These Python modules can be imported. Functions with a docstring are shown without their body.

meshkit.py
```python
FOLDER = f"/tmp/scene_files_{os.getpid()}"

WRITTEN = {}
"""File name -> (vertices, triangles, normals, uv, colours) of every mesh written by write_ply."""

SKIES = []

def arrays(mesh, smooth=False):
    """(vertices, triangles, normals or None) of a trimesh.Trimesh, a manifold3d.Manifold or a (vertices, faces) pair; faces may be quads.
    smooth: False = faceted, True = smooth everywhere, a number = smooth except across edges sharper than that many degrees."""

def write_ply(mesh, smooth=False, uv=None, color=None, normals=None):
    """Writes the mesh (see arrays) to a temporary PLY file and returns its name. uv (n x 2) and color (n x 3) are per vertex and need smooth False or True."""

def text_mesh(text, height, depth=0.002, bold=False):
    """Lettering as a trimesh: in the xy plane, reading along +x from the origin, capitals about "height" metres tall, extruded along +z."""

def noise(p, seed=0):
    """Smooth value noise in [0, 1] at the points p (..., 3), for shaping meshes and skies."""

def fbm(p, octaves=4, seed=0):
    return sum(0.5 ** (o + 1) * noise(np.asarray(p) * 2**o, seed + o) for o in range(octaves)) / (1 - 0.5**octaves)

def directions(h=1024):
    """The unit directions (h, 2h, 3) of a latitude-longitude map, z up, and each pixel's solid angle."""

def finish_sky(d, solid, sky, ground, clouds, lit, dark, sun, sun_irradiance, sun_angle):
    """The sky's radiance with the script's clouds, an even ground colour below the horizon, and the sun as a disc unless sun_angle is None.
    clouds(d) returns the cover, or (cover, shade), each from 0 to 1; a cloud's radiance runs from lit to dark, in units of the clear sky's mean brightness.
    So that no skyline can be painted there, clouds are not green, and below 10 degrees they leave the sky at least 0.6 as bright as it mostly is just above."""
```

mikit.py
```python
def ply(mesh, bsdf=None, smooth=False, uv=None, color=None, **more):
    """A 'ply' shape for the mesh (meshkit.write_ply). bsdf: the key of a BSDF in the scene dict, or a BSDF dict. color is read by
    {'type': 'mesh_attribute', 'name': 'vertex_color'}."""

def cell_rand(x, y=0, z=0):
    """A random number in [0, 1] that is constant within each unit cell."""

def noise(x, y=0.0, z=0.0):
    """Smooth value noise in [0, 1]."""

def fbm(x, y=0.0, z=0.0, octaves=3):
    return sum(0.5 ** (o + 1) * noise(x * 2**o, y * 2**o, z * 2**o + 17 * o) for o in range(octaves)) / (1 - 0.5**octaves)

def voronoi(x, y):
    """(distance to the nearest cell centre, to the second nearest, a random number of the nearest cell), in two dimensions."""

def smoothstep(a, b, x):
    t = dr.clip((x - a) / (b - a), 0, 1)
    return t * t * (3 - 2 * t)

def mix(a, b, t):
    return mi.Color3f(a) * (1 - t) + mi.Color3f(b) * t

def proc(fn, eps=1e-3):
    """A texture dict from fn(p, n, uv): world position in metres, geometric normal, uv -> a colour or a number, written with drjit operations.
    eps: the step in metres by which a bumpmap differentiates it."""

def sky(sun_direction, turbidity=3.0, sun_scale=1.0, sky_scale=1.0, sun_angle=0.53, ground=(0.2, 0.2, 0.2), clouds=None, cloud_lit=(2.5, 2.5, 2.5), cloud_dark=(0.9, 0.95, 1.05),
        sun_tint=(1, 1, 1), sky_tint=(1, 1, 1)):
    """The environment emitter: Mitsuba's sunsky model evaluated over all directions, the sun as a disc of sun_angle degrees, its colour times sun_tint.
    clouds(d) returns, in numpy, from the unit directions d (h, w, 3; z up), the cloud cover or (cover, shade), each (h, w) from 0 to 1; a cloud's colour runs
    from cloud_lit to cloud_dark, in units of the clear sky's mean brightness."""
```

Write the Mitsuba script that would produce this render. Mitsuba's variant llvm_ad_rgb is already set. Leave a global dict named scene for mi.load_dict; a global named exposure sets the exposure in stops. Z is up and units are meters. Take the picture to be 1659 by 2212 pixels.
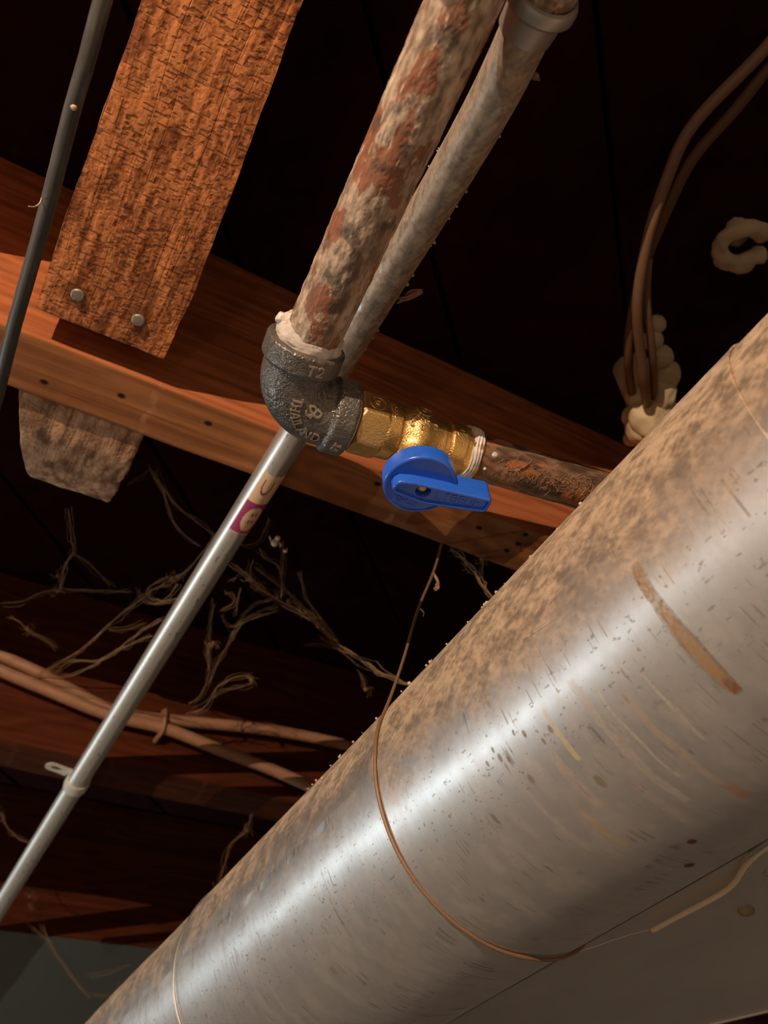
import math, random
import numpy as np, trimesh, manifold3d as m3
import drjit as dr, mitsuba as mi, mikit, meshkit
from shapely.geometry import Polygon
from mikit import proc, ply, fbm, noise, voronoi, smoothstep, mix

T = mi.ScalarTransform4f
W, H, FPX = 1659, 2212, 1850.0
OFF = np.array([0.0, 0.0, 1.40])          # the camera stands 1.4 m above the crawl-space ground; builders work relative to the camera
# camera axes (image right, image down, forward) written in the room's axes: x along the joists, y along the duct, z up
_A = np.array([-1608, 2106, FPX]); _A = _A / np.linalg.norm(_A)
_B = np.array([4155, 1514, FPX]); _B = _B - _A * (_A @ _B); _B /= np.linalg.norm(_B)
_Z = -np.cross(_A, _B)
CAM = np.array([_B, _A, _Z])               # rows: room axes in camera coordinates
FWD, UP = CAM[:, 2], -CAM[:, 1]
scene, labels = {}, {}
scene['camera'] = {'type': 'thinlens', 'fov': math.degrees(2 * math.atan(W / 2 / FPX)), 'fov_axis': 'x', 'aperture_radius': 0.0011, 'focus_distance': 0.375,
                   'near_clip': 0.01, 'far_clip': 50.0, 'to_world': T().look_at(origin=OFF.tolist(), target=(OFF + FWD).tolist(), up=UP.tolist())}
# a warm work lamp behind and to the left, a weak warm fill added near the camera, and a cool lamp farther down the crawl space
scene['work_light'] = {'type': 'point', 'position': (OFF + [-0.56, -0.52, 0.232]).tolist(), 'intensity': {'type': 'rgb', 'value': [2.75, 1.98, 1.34]}}
scene['fill_light'] = {'type': 'point', 'position': (OFF + [-0.16, -0.16, -0.06]).tolist(), 'intensity': {'type': 'rgb', 'value': [0.036, 0.027, 0.019]}}
scene['cool_light'] = {'type': 'point', 'position': (OFF + [-0.80, 1.10, 0.17]).tolist(), 'intensity': {'type': 'rgb', 'value': [0.66, 0.78, 0.80]}}
exposure = 0.5

# ------------------------------------------------------------------ helpers
def at(u, v, z):                            # the point at height z (relative to the camera) that was measured at this pixel
    d = CAM @ np.array([(u - W / 2) / FPX, (v - H / 2) / FPX, 1.0]); return d * (z / d[2])
def aty(u, v, y):
    d = CAM @ np.array([(u - W / 2) / FPX, (v - H / 2) / FPX, 1.0]); return d * (y / d[1])
def atd(u, v, depth):
    return CAM @ np.array([(u - W / 2) / FPX, (v - H / 2) / FPX, 1.0]) * depth
def numbered(key):
    if key not in scene and key not in labels and not any(k.startswith(key + '__') for k in scene): return key
    i = 1
    while True:
        k = f'{key}_{i:03d}'
        if k not in scene and k not in labels and not any(x.startswith(k + '__') for x in scene): return k
        i += 1
def shifted(mesh):
    if hasattr(mesh, 'to_mesh'):
        a = mesh.to_mesh(); mesh = (a.vert_properties[:, :3], a.tri_verts)
    if isinstance(mesh, (tuple, list)):
        v, f = np.asarray(mesh[0], float), np.asarray(mesh[1], int)
        if f.shape[1] == 4: f = np.vstack([f[:, [0, 1, 2]], f[:, [0, 2, 3]]])
    else: v, f = np.array(mesh.vertices), np.array(mesh.faces)
    return trimesh.Trimesh(v + OFF, f, process=False)
def obj(name, mesh, mat, parent=None, smooth=40, label=None, color=None, uv=None):
    key = numbered((parent + '__' if parent else '') + name)
    scene[key] = ply(shifted(mesh), mat, smooth=smooth, color=color, uv=uv)
    if label: labels[key] = {'label': label}
    return key
def thing(name, label, cat, group=None, kind=None):
    key = numbered(name); labels[key] = {'label': label, 'category': cat}
    if group: labels[key]['group'] = group
    if kind: labels[key]['kind'] = kind
    return key
def single(name, mesh, mat, label, cat, group=None, kind=None, smooth=40):
    key = obj(name, mesh, mat, smooth=smooth); labels[key] = {'label': label, 'category': cat}
    if group: labels[key]['group'] = group
    if kind: labels[key]['kind'] = kind
    return key
def struct(name, mesh, mat, label, cat, smooth=False):
    return single(name, mesh, mat, label, cat, kind='structure', smooth=smooth)
def cat_(ms): return trimesh.util.concatenate([x if isinstance(x, trimesh.Trimesh) else shifted0(x) for x in ms])
def shifted0(mesh):
    if hasattr(mesh, 'to_mesh'):
        a = mesh.to_mesh(); return trimesh.Trimesh(a.vert_properties[:, :3], a.tri_verts, process=False)
    v, f = np.asarray(mesh[0], float), np.asarray(mesh[1], int)
    if f.shape[1] == 4: f = np.vstack([f[:, [0, 1, 2]], f[:, [0, 2, 3]]])
    return trimesh.Trimesh(v, f, process=False)
def unit(v): v = np.asarray(v, float); return v / np.linalg.norm(v)
def spline(pts, n):
    """Catmull-Rom through the points (chord-length parameter), n samples."""
    from scipy.interpolate import PchipInterpolator
    p = np.asarray(pts, float); t = np.r_[0, np.cumsum(np.linalg.norm(np.diff(p, axis=0), axis=1) ** .5 + 1e-9)]
    from scipy.interpolate import CubicSpline
    return CubicSpline(t, p, bc_type='natural')(np.linspace(0, t[-1], n)) if len(p) > 2 else p[0] + (p[1] - p[0]) * np.linspace(0, 1, n)[:, None]
def frames(p):
    p = np.asarray(p, float); t = np.gradient(p, axis=0); t /= np.linalg.norm(t, axis=1, keepdims=True) + 1e-15
    a = np.zeros_like(t); a0 = np.cross(t[0], [0, 0, 1.0] if abs(t[0][2]) < .9 else [1.0, 0, 0]); a[0] = unit(a0)
    for i in range(1, len(p)):
        x = a[i - 1] - t[i] * (a[i - 1] @ t[i]); a[i] = x / (np.linalg.norm(x) + 1e-15)
    return t, a, np.cross(t, a)
def tube(p, r, sides=12, caps=True, disp=None, flat=1.0):
    """Closed tube along the points; r per point or one number; disp(points, normals) moves the vertices; flat squeezes the second axis."""
    p = np.asarray(p, float); n = len(p); t, a, b = frames(p); ang = np.arange(sides) * 2 * np.pi / sides
    nrm = np.cos(ang)[None, :, None] * a[:, None] + flat * np.sin(ang)[None, :, None] * b[:, None]
    v = (p[:, None] + np.broadcast_to(r, (n,))[:, None, None] * nrm).reshape(-1, 3)
    if disp is not None: v = v + disp(v, nrm.reshape(-1, 3))
    i, j = np.meshgrid(np.arange(n - 1), np.arange(sides), indexing='ij')
    q = np.stack([i * sides + j, i * sides + (j + 1) % sides, (i + 1) * sides + (j + 1) % sides, (i + 1) * sides + j], -1).reshape(-1, 4)
    f = np.vstack([q[:, [0, 1, 2]], q[:, [0, 2, 3]]])
    if caps:
        k = len(v); v = np.vstack([v, p[0], p[-1]]); s = np.arange(sides); s2 = (s + 1) % sides
        f = np.vstack([f, np.stack([s2, s, s * 0 + k], 1), np.stack([(n - 1) * sides + s, (n - 1) * sides + s2, s * 0 + k + 1], 1)])
    m = trimesh.Trimesh(v, f, process=False)
    return m
def lathe(prof, o, axis, n=64, ref=(0, 0, 1), warp=None):
    """prof: (distance along the axis, radius); a closed solid when the radii end at 0. warp(angle, s, r) -> r."""
    axis = unit(axis); ref = np.asarray(ref, float)
    if abs(unit(ref) @ axis) > .98: ref = np.array([1.0, 0, 0])
    ref = unit(ref - axis * (ref @ axis)); w = np.cross(axis, ref)
    prof = np.asarray(prof, float); th = np.arange(n) * 2 * np.pi / n
    r = np.repeat(prof[:, 1:2], n, 1)
    if warp is not None: r = warp(th[None, :], prof[:, 0:1], r)
    v = np.asarray(o) + prof[:, 0][:, None, None] * axis + r[..., None] * (np.cos(th)[None, :, None] * ref + np.sin(th)[None, :, None] * w)
    i, j = np.meshgrid(np.arange(len(prof) - 1), np.arange(n), indexing='ij')
    q = np.stack([i * n + j, i * n + (j + 1) % n, (i + 1) * n + (j + 1) % n, (i + 1) * n + j], -1).reshape(-1, 4)
    m = trimesh.Trimesh(v.reshape(-1, 3), np.vstack([q[:, [0, 1, 2]], q[:, [0, 2, 3]]]), process=False)
    return m
def box_grid(size, n, b):
    """A rounded box from 0 to size as one welded quad grid; n cells per axis, edge radius b."""
    axes = []
    for L, k in zip(size, n):
        axes.append(np.unique(np.round(np.r_[0, b * .35, b, np.linspace(b, L - b, k + 1)[1:-1], L - b, L - b * .35, L], 9)))
    vs, fs, at_ = [], [], 0
    for ax in range(3):
        u, w = [k for k in range(3) if k != ax]
        gu, gw = np.meshgrid(axes[u], axes[w], indexing='ij')
        for side in (0, 1):
            p = np.zeros(gu.shape + (3,)); p[..., u] = gu; p[..., w] = gw; p[..., ax] = size[ax] * side
            i, j = np.meshgrid(np.arange(gu.shape[0] - 1), np.arange(gu.shape[1] - 1), indexing='ij'); c = gu.shape[1]
            q = np.stack([i * c + j, (i + 1) * c + j, (i + 1) * c + j + 1, i * c + j + 1], -1).reshape(-1, 4)
            if (side == 1) != (ax != 1): q = q[:, ::-1]
            vs.append(p.reshape(-1, 3)); fs.append(q + at_); at_ += gu.size
    v, f = np.vstack(vs), np.vstack(fs)
    s = np.asarray(size); core = np.clip(v, b, s - b); d = v - core; l = np.linalg.norm(d, axis=1, keepdims=True)
    v = np.where(l > 1e-12, core + d / np.maximum(l, 1e-12) * b, v)
    m = trimesh.Trimesh(v, np.vstack([f[:, [0, 1, 2]], f[:, [0, 2, 3]]]), process=False); m.merge_vertices(digits_vertex=7)
    return m
def timber(c8, n, b=.0015, amp=.0004, freq=(40, 400, 400), wave=.0008, seed=0):
    """A sawn timber: rounded box mapped to eight corners (bottom 4 then top 4, each 00,10,11,01), its faces worn along the grain."""
    c = np.asarray(c8, float)
    size = [np.linalg.norm(c[1] - c[0]), np.linalg.norm(c[3] - c[0]), np.linalg.norm(c[4] - c[0])]
    m = box_grid(size, n, b); t = np.array(m.vertices) / size
    x, y, z = t[:, 0:1], t[:, 1:2], t[:, 2:3]
    lo = c[0] * (1 - x) * (1 - y) + c[1] * x * (1 - y) + c[2] * x * y + c[3] * (1 - x) * y
    hi = c[4] * (1 - x) * (1 - y) + c[5] * x * (1 - y) + c[6] * x * y + c[7] * (1 - x) * y
    p = lo * (1 - z) + hi * z
    out = trimesh.Trimesh(p, m.faces, process=False); nr = np.array(out.vertex_normals)
    d = amp * (meshkit.fbm(p * np.asarray(freq), 3, seed) - .5) * 2 + wave * (meshkit.fbm(p * 25, 3, seed + 9) - .5) * 2
    out.vertices = p + nr * d[:, None]
    return out
def slab(x0, x1, y0, y1, z0, z1): return [(x0, y0, z0), (x1, y0, z0), (x1, y1, z0), (x0, y1, z0), (x0, y0, z1), (x1, y0, z1), (x1, y1, z1), (x0, y1, z1)]
def blob(c, r, seed, amp=.35, f=60, sub=3, squash=(1, 1, 1)):
    m = trimesh.creation.icosphere(subdivisions=sub, radius=1.0); v = np.array(m.vertices)
    k = 1 + amp * 2 * (meshkit.fbm(v * r * f + seed * 7.3, 3, seed) - .5)
    return trimesh.Trimesh(np.asarray(c) + v * k[:, None] * r * np.asarray(squash), m.faces, process=False)
def level(fn, lo, hi, edge):
    """The solid where fn(points) > 0 (local coordinates), by marching over a level set."""
    def f(x, y, z): return fn(x, y, z)
    return m3.Manifold.level_set(f, [*lo, *hi], edge)
def place(m, R, o):
    m = shifted0(m) if not isinstance(m, trimesh.Trimesh) else m
    return trimesh.Trimesh(np.asarray(o) + np.array(m.vertices) @ np.asarray(R).T, m.faces, process=False)
def hull(pts): return m3.Manifold.hull_points(np.asarray(pts, float))

def L(p): return p - mi.Point3f(*OFF.tolist())      # the room coordinates the numbers below use

# ------------------------------------------------------------------ materials
def P(color, rough=.5, metal=0.0, **k):
    d = {'type': 'principled', 'base_color': color if isinstance(color, dict) else {'type': 'rgb', 'value': list(color)}, 'roughness': rough, 'metallic': metal}
    d.update(k); return d
def two(b): return {'type': 'twosided', 'b': b}
def bump(b, fn, scale, eps=2e-4): return {'type': 'bumpmap', 'tex': proc(fn, eps), 'scale': scale, 'b': b}

HOLES = [(-.0015, .3301), (.0402, .3194), (.0927, .3158), (.2092, .3127), (.2083, .3019), (.2459, .2977), (.3275, .308), (.2936, .3168), (.3286, .3179), (.3252, .3274), (.150, .322)]
def joist_col(p, n, uv):
    q = L(p)
    g = fbm(q.x * 9, q.y * 190, q.z * 190, 4); w = fbm(q.x * 5, q.y * 22, q.z * 22, 3)
    ring = 0.5 + 0.5 * dr.sin(60 * w + 300 * q.y + 240 * q.z)
    c = mix((.235, .066, .023), (.45, .145, .054), smoothstep(.25, .75, .62 * g + .16 * ring + .22 * w))
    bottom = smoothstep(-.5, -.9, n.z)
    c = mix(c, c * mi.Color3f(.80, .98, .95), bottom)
    # pale ghosts of plaster keys across the bottom edge, old nail holes
    pale = mi.Float(0)
    for x0, wd in ((.058, .0028), (.143, .0020), (.232, .0030)):
        pale = dr.maximum(pale, smoothstep(wd, wd * .4, dr.abs(q.x - x0 - .05 * (q.y - .32) + .004 * (noise(q.y * 300) - .5))))
    c = mix(c, mi.Color3f(.50, .28, .16), pale * .55 * bottom * noise(q.x * 300, q.y * 200))
    hole = mi.Float(0)
    for hx, hy in HOLES:
        hole = dr.maximum(hole, smoothstep(.0026, .0011, dr.sqrt(dr.square((q.x - hx) * .75) + dr.square(q.y - hy))))
    return mix(c, mi.Color3f(.012, .006, .004), hole * bottom)
def shaded_joist_col(p, n, uv): return joist_col(p, n, uv) * mi.Color3f(.21, .15, .13)  # same joist colour, darkened to paint shade onto the two far joists
def joist_bump(p, n, uv):
    q = L(p); return fbm(q.x * 14, q.y * 420, q.z * 420, 3) + .35 * fbm(q.x * 160, q.y * 160, q.z * 160, 2)
scene['m_shaded_joist'] = P(proc(shaded_joist_col), .85, specular=.15)
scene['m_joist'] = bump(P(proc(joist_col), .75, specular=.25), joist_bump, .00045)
def board_col(p, n, uv):
    q = L(p); xr = q.x + .0035 * fbm(q.y * 16, 3.1, 0, 2)
    g = fbm(xr * 420, q.y * 30, q.z * 200, 3); s = fbm(xr * 620, q.y * 420, q.z * 300, 3); w = fbm(xr * 60, q.y * 14, 0, 3)
    c = mix((.125, .033, .011), (.66, .238, .084), smoothstep(.30, .66, .38 * g + .40 * s + .22 * w))
    stain = smoothstep(.58, .74, fbm(q.x * 70, q.y * 45, 5.0, 3))
    c = mix(c, mi.Color3f(.12, .034, .012), .6 * stain)
    line = smoothstep(.055, .0, dr.abs(fbm(xr * 210, q.y * 7, 2.0, 2) - .5)) * smoothstep(.25, .6, noise(q.x * 90, q.y * 60)); tick = smoothstep(.62, .80, noise(xr * 380, q.y * 900)) * smoothstep(.35, .6, fbm(q.x * 60, q.y * 30, 7, 2))
    c = mix(c, mi.Color3f(.085, .022, .008), dr.clip(.34 * line * (.3 + noise(q.x * 200, q.y * 260)) + .55 * tick, 0, .85))
    rust = mi.Float(0)
    for x0, y0 in ((-.0007, .2651), (.0321, .2650)): rust = dr.maximum(rust, smoothstep(.010, .003, dr.sqrt(dr.square(q.x - x0 + .002) + dr.square((q.y - y0 + .001) * .8)) + .006 * (fbm(q.x * 300, q.y * 300, 1, 2) - .5)))
    return mix(c, mi.Color3f(.11, .03, .012), rust * .7)
def board_bump(p, n, uv):
    q = L(p); xr = q.x + .0035 * fbm(q.y * 16, 3.1, 0, 2); return .8 * fbm(xr * 380, q.y * 18, q.z * 200, 2) + .5 * fbm(xr * 620, q.y * 420, q.z * 300, 2) + .16 * smoothstep(.0, .06, dr.abs(fbm(xr * 210, q.y * 7, 2.0, 2) - .5)) - .3 * smoothstep(.62, .80, noise(xr * 380, q.y * 900))
scene['m_board'] = bump(P(proc(board_col), .8, specular=.2), board_bump, .0008)
def block_col(p, n, uv):
    q = L(p); g = fbm(q.x * 260, q.y * 18, q.z * 200, 4); s = fbm(q.x * 90, q.y * 90, q.z * 90, 4)
    return mix((.16, .072, .036), (.55, .32, .19), smoothstep(.3, .7, .5 * g + .5 * s))
scene['m_block'] = bump(P(proc(block_col), .85, specular=.2), board_bump, .0008)
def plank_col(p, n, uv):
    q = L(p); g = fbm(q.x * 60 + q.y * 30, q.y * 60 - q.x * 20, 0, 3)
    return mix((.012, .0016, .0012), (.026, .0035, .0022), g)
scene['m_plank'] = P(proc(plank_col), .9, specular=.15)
def iron_col(p, n, uv):
    q = L(p); return mix((.11, .10, .092), (.21, .195, .18), fbm(q.x * 300, q.y * 300, q.z * 300, 3))
def iron_bump(p, n, uv):
    q = L(p); return fbm(q.x * 800, q.y * 800, q.z * 800, 3) + .4 * noise(q.x * 1900, q.y * 1900, q.z * 1900)
scene['m_iron'] = bump(P(proc(iron_col), .40, .60, specular=.5), iron_bump, .00060, 1e-4)
scene['m_iron_letter'] = P((.36, .30, .24), .42, .5)
def brass_bump(p, n, uv):
    q = L(p); return fbm(q.x * 1900, q.y * 1900, q.z * 1900, 2)
def brass_col(p, n, uv):
    q = L(p); return mix((.66, .40, .13), (.86, .56, .22), fbm(q.x * 350, q.y * 350, q.z * 350, 3))
scene['m_brass'] = bump(P(proc(brass_col), .38, .90), brass_bump, .00022, 1e-4)
scene['m_brass_letter'] = P((.80, .56, .24), .3, .9)
def blue_col(p, n, uv):
    q = L(p); return mix((.016, .092, .54), (.021, .122, .64), fbm(q.x * 200, q.y * 200, q.z * 200, 2))
scene['m_blue'] = P(proc(blue_col), .26, 0.0, specular=.55, clearcoat=.5, clearcoat_gloss=.85)
def rust_col(p, n, uv):
    q = L(p); s = q.y; a = (q.x - .12 * q.y) * 1.0
    f1 = fbm(a * 120 + 3, s * 75, q.z * 120, 6); f2 = fbm(a * 420, s * 300, q.z * 420, 4); f3 = fbm(a * 640 + 9, s * 120, q.z * 640, 4)
    c = mix((.15, .098, .066), (.50, .375, .275), smoothstep(.28, .70, .5 * f2 + .5 * f3))                 # grey-tan dust and scale
    red = smoothstep(.560, .590, f1 + .22 * (f3 - .5) + .08 * (f2 - .5)); c = mix(c, mi.Color3f(.225, .080, .038) * (.7 + .6 * f2), red * .9)
    dk = smoothstep(.56, .68, fbm(a * 130 + 31, s * 110, q.z * 130 + 4, 6)); c = mix(c, mi.Color3f(.075, .050, .032), dk * .75)
    wh = smoothstep(.66, .74, f3); return mix(c, mi.Color3f(.62, .50, .42), wh * .6)
def rust_bump(p, n, uv):
    q = L(p); return fbm(q.x * 260, q.y * 120, q.z * 260, 4) + .5 * fbm(q.x * 900, q.y * 500, q.z * 900, 2)
scene['m_rust'] = bump(P(proc(rust_col), .62, .0, specular=.4), rust_bump, .0008)
def dark_pipe_col(p, n, uv):
    q = L(p); f = fbm(q.x * 130, q.y * 260, q.z * 260, 4)
    c = mix((.060, .036, .024), (.22, .125, .075), smoothstep(.3, .75, f))
    red = smoothstep(.60, .68, fbm(q.x * 60 + 5, q.y * 150, q.z * 150, 3)); return mix(c, mi.Color3f(.36, .12, .05), red * .7)
scene['m_dark_pipe'] = bump(P(proc(dark_pipe_col), .7, .0, specular=.3), rust_bump, .0006)
def dope_col(p, n, uv):
    q = L(p); return mix((.36, .32, .30), (.72, .66, .61), fbm(q.x * 500, q.y * 500, q.z * 500, 3))
scene['m_dope'] = P(proc(dope_col), .38, 0, specular=.5)
def emt_col(p, n, uv):
    q = L(p); g = fbm(q.x * 500, q.y * 30, q.z * 500, 3)
    sp = smoothstep(.765, .80, fbm(q.x * 520, q.y * 230, q.z * 520, 2))
    c = mix((.66, .67, .66), (.86, .87, .86), g); return mix(c, mi.Color3f(.14, .12, .10), sp * .75)
def emt_dust_col(p, n, uv):
    q = L(p); return mix((.15, .108, .072), (.36, .27, .19), smoothstep(.28, .72, .6 * fbm(q.x * 420, q.y * 60, q.z * 420, 4) + .4 * fbm(q.x * 700, q.y * 700, q.z * 700, 3)))
def emt_dusty(p, n, uv):
    q = L(p); near = smoothstep(.32, .24, q.y)
    return dr.clip(.08 + .86 * near * smoothstep(.0, .4, fbm(q.x * 200, q.y * 90, q.z * 200, 3)) + .35 * smoothstep(.3, .9, n.z), 0, .92)
scene['m_emt'] = two({'type': 'blendbsdf', 'weight': proc(emt_dusty), 'a': {'type': 'blendbsdf', 'weight': .18, 'a': {'type': 'roughconductor', 'material': 'none', 'distribution': 'ggx', 'alpha_u': .135, 'alpha_v': .42, 'specular_reflectance': proc(emt_col)}, 'b': P(proc(emt_col), .55, .6)}, 'b': P(proc(emt_dust_col), .72)})
scene['m_galv'] = two(P((.42, .41, .38), .42, .75))
scene['m_strap'] = two(P((.62, .60, .52), .5, .3))
scene['m_steel_nail'] = P((.36, .31, .26), .45, .6)
scene['m_wire'] = P((.25, .145, .085), .5, .35)
scene['m_wire_pale'] = P((.50, .38, .25), .6, .1)
scene['m_fluff'] = P((.30, .17, .09), .8)
scene['m_dull_screw'] = P((.26, .20, .11), .5, .4)
scene['m_bent_wire'] = P((.80, .62, .42), .5, .1)
def cable_col(p, n, uv):
    q = L(p); return mix((.23, .108, .060), (.38, .20, .12), fbm(q.x * 90, q.y * 90, q.z * 200, 3))
scene['m_cable'] = P(proc(cable_col), .6, 0)
scene['m_tan_cable'] = P((.215, .120, .068), .6, 0)
scene['m_dim_cable'] = P((.135, .070, .034), .6, 0)
def hose_col(p, n, uv):
    q = L(p); return mix((.040, .040, .040), (.15, .13, .105), smoothstep(.35, .8, fbm(q.x * 200, q.y * 40, q.z * 200, 3)) * smoothstep(.30, .08, q.y) + .1)
scene['m_hose'] = P(proc(hose_col), .5, 0, specular=.4)
def foam_col(p, n, uv):
    q = L(p); return mix((.40, .30, .17), (.74, .60, .40), fbm(q.x * 60, q.y * 60, q.z * 60, 3))
scene['m_foam'] = P(proc(foam_col), .75, 0)
scene['m_web'] = two(P((.21, .125, .064), .9, 0, specular=.1))
scene['m_husk'] = P((.72, .60, .42), .7, 0)
def dirt_col(p, n, uv):
    q = L(p); return mix((.34, .305, .275), (.45, .415, .38), fbm(q.x * 6, q.y * 6, 0, 4))
scene['m_dirt'] = P(proc(dirt_col), .95, 0)
scene['m_wall'] = P((.42, .40, .37), .95, 0)
scene['m_pan'] = P((.105, .115, .105), .55, .3)

# duct: bare sheet metal with drip stains that run round it, dust that settled on its upper side, wire scratches
DX, DZ, DR = .2534, .1981, .0700
def duct_pos(p):
    q = L(p); th = dr.atan2(q.z - DZ, q.x - DX) * (180 / math.pi); th = dr.select(th < 0, th + 360, th); return q.y, th
STREAKS = [  # y, first angle, last angle, half width, strength, colour
    (.1310, 191, 232.0, .0027, .86, (.27, .155, .055)), (.1288, 196, 231.0, .0007, .6, (.17, .10, .04)), (.1330, 193, 230.0, .0006, .5, (.17, .10, .04)), (.1305, 228.5, 233.3, .0022, .95, (.16, .062, .022)),
    (.1757, 203, 250, .0023, .55, (.40, .335, .28)), (.1612, 214, 256, .0019, .45, (.42, .31, .23)), (.1608, 251, 259.5, .0024, .75, (.34, .18, .095)),
    (.1925, 204, 223, .0015, .65, (.50, .41, .21)), (.2005, 214, 238, .0030, .42, (.46, .36, .27)), (.2085, 232, 252, .0026, .50, (.42, .31, .17)),
    (.1690, 208, 243, .0008, .5, (.48, .40, .32)), (.1510, 214, 239, .0010, .45, (.50, .42, .34)), (.1190, 190, 236, .0008, .3, (.36, .30, .25)),
    (.1065, 186, 232, .0014, .28, (.40, .33, .27)), (.1440, 196, 226, .0007, .3, (.40, .34, .3)), (.2200, 216, 246, .0016, .38, (.47, .39, .30)),
    (.2330, 222, 252, .0010, .30, (.46, .38, .31)), (.0950, 190, 250, .0020, .25, (.40, .33, .26)), (.1830, 232, 262, .0030, .35, (.43, .33, .27))]
SPOTS = [(.2219, 208.1, .0014), (.2057, 207.3, .0012), (.2150, 218.5, .0016), (.1924, 230.5, .0022), (.1944, 211.1, .0013), (.2232, 204.8, .0010), (.2185, 210.1, .0011), (.2290, 207.0, .0010), (.2100, 205, .0009), (.1999, 212.5, .0010)]
RUST = [(.1920, 263.1, .0026), (.2064, 273.5, .0030)]
def duct_stain(y, th):
    c, a = mi.Color3f(.4, .33, .28), mi.Float(0)
    wob = (fbm(y * 700, th * .35, 0, 3) - .5)
    for y0, a0, a1, hw, s, col in STREAKS:
        edge = hw * (1 + .7 * wob)
        k = smoothstep(edge, edge * .55, dr.abs(y - y0 + .0012 * (noise(th * .11, y0 * 900) - .5))) * smoothstep(a0 - 1.5, a0 + 3, th) * smoothstep(a1 + .8, a1 - 1.2, th)
        k = k * s * (.65 + .5 * noise(y * 1500, th * 1.2)); c = mix(c, mi.Color3f(*col), dr.clip(k * 2, 0, 1)); a = dr.maximum(a, k)
    for y0, t0, r in SPOTS:
        d = dr.sqrt(dr.square(y - y0) + dr.square((th - t0) * (DR * math.pi / 180) * .55)); k = smoothstep(r, r * .5, d) * .8
        c = mix(c, mi.Color3f(.13, .095, .06), k); a = dr.maximum(a, k)
    for y0, t0, r in RUST:
        d = dr.sqrt(dr.square(y - y0) + dr.square((th - t0) * (DR * math.pi / 180))); k = smoothstep(r, r * .45, d + .0015 * wob)
        c = mix(c, mi.Color3f(.11, .045, .018), k); a = dr.maximum(a, k)
    return c, a
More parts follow.
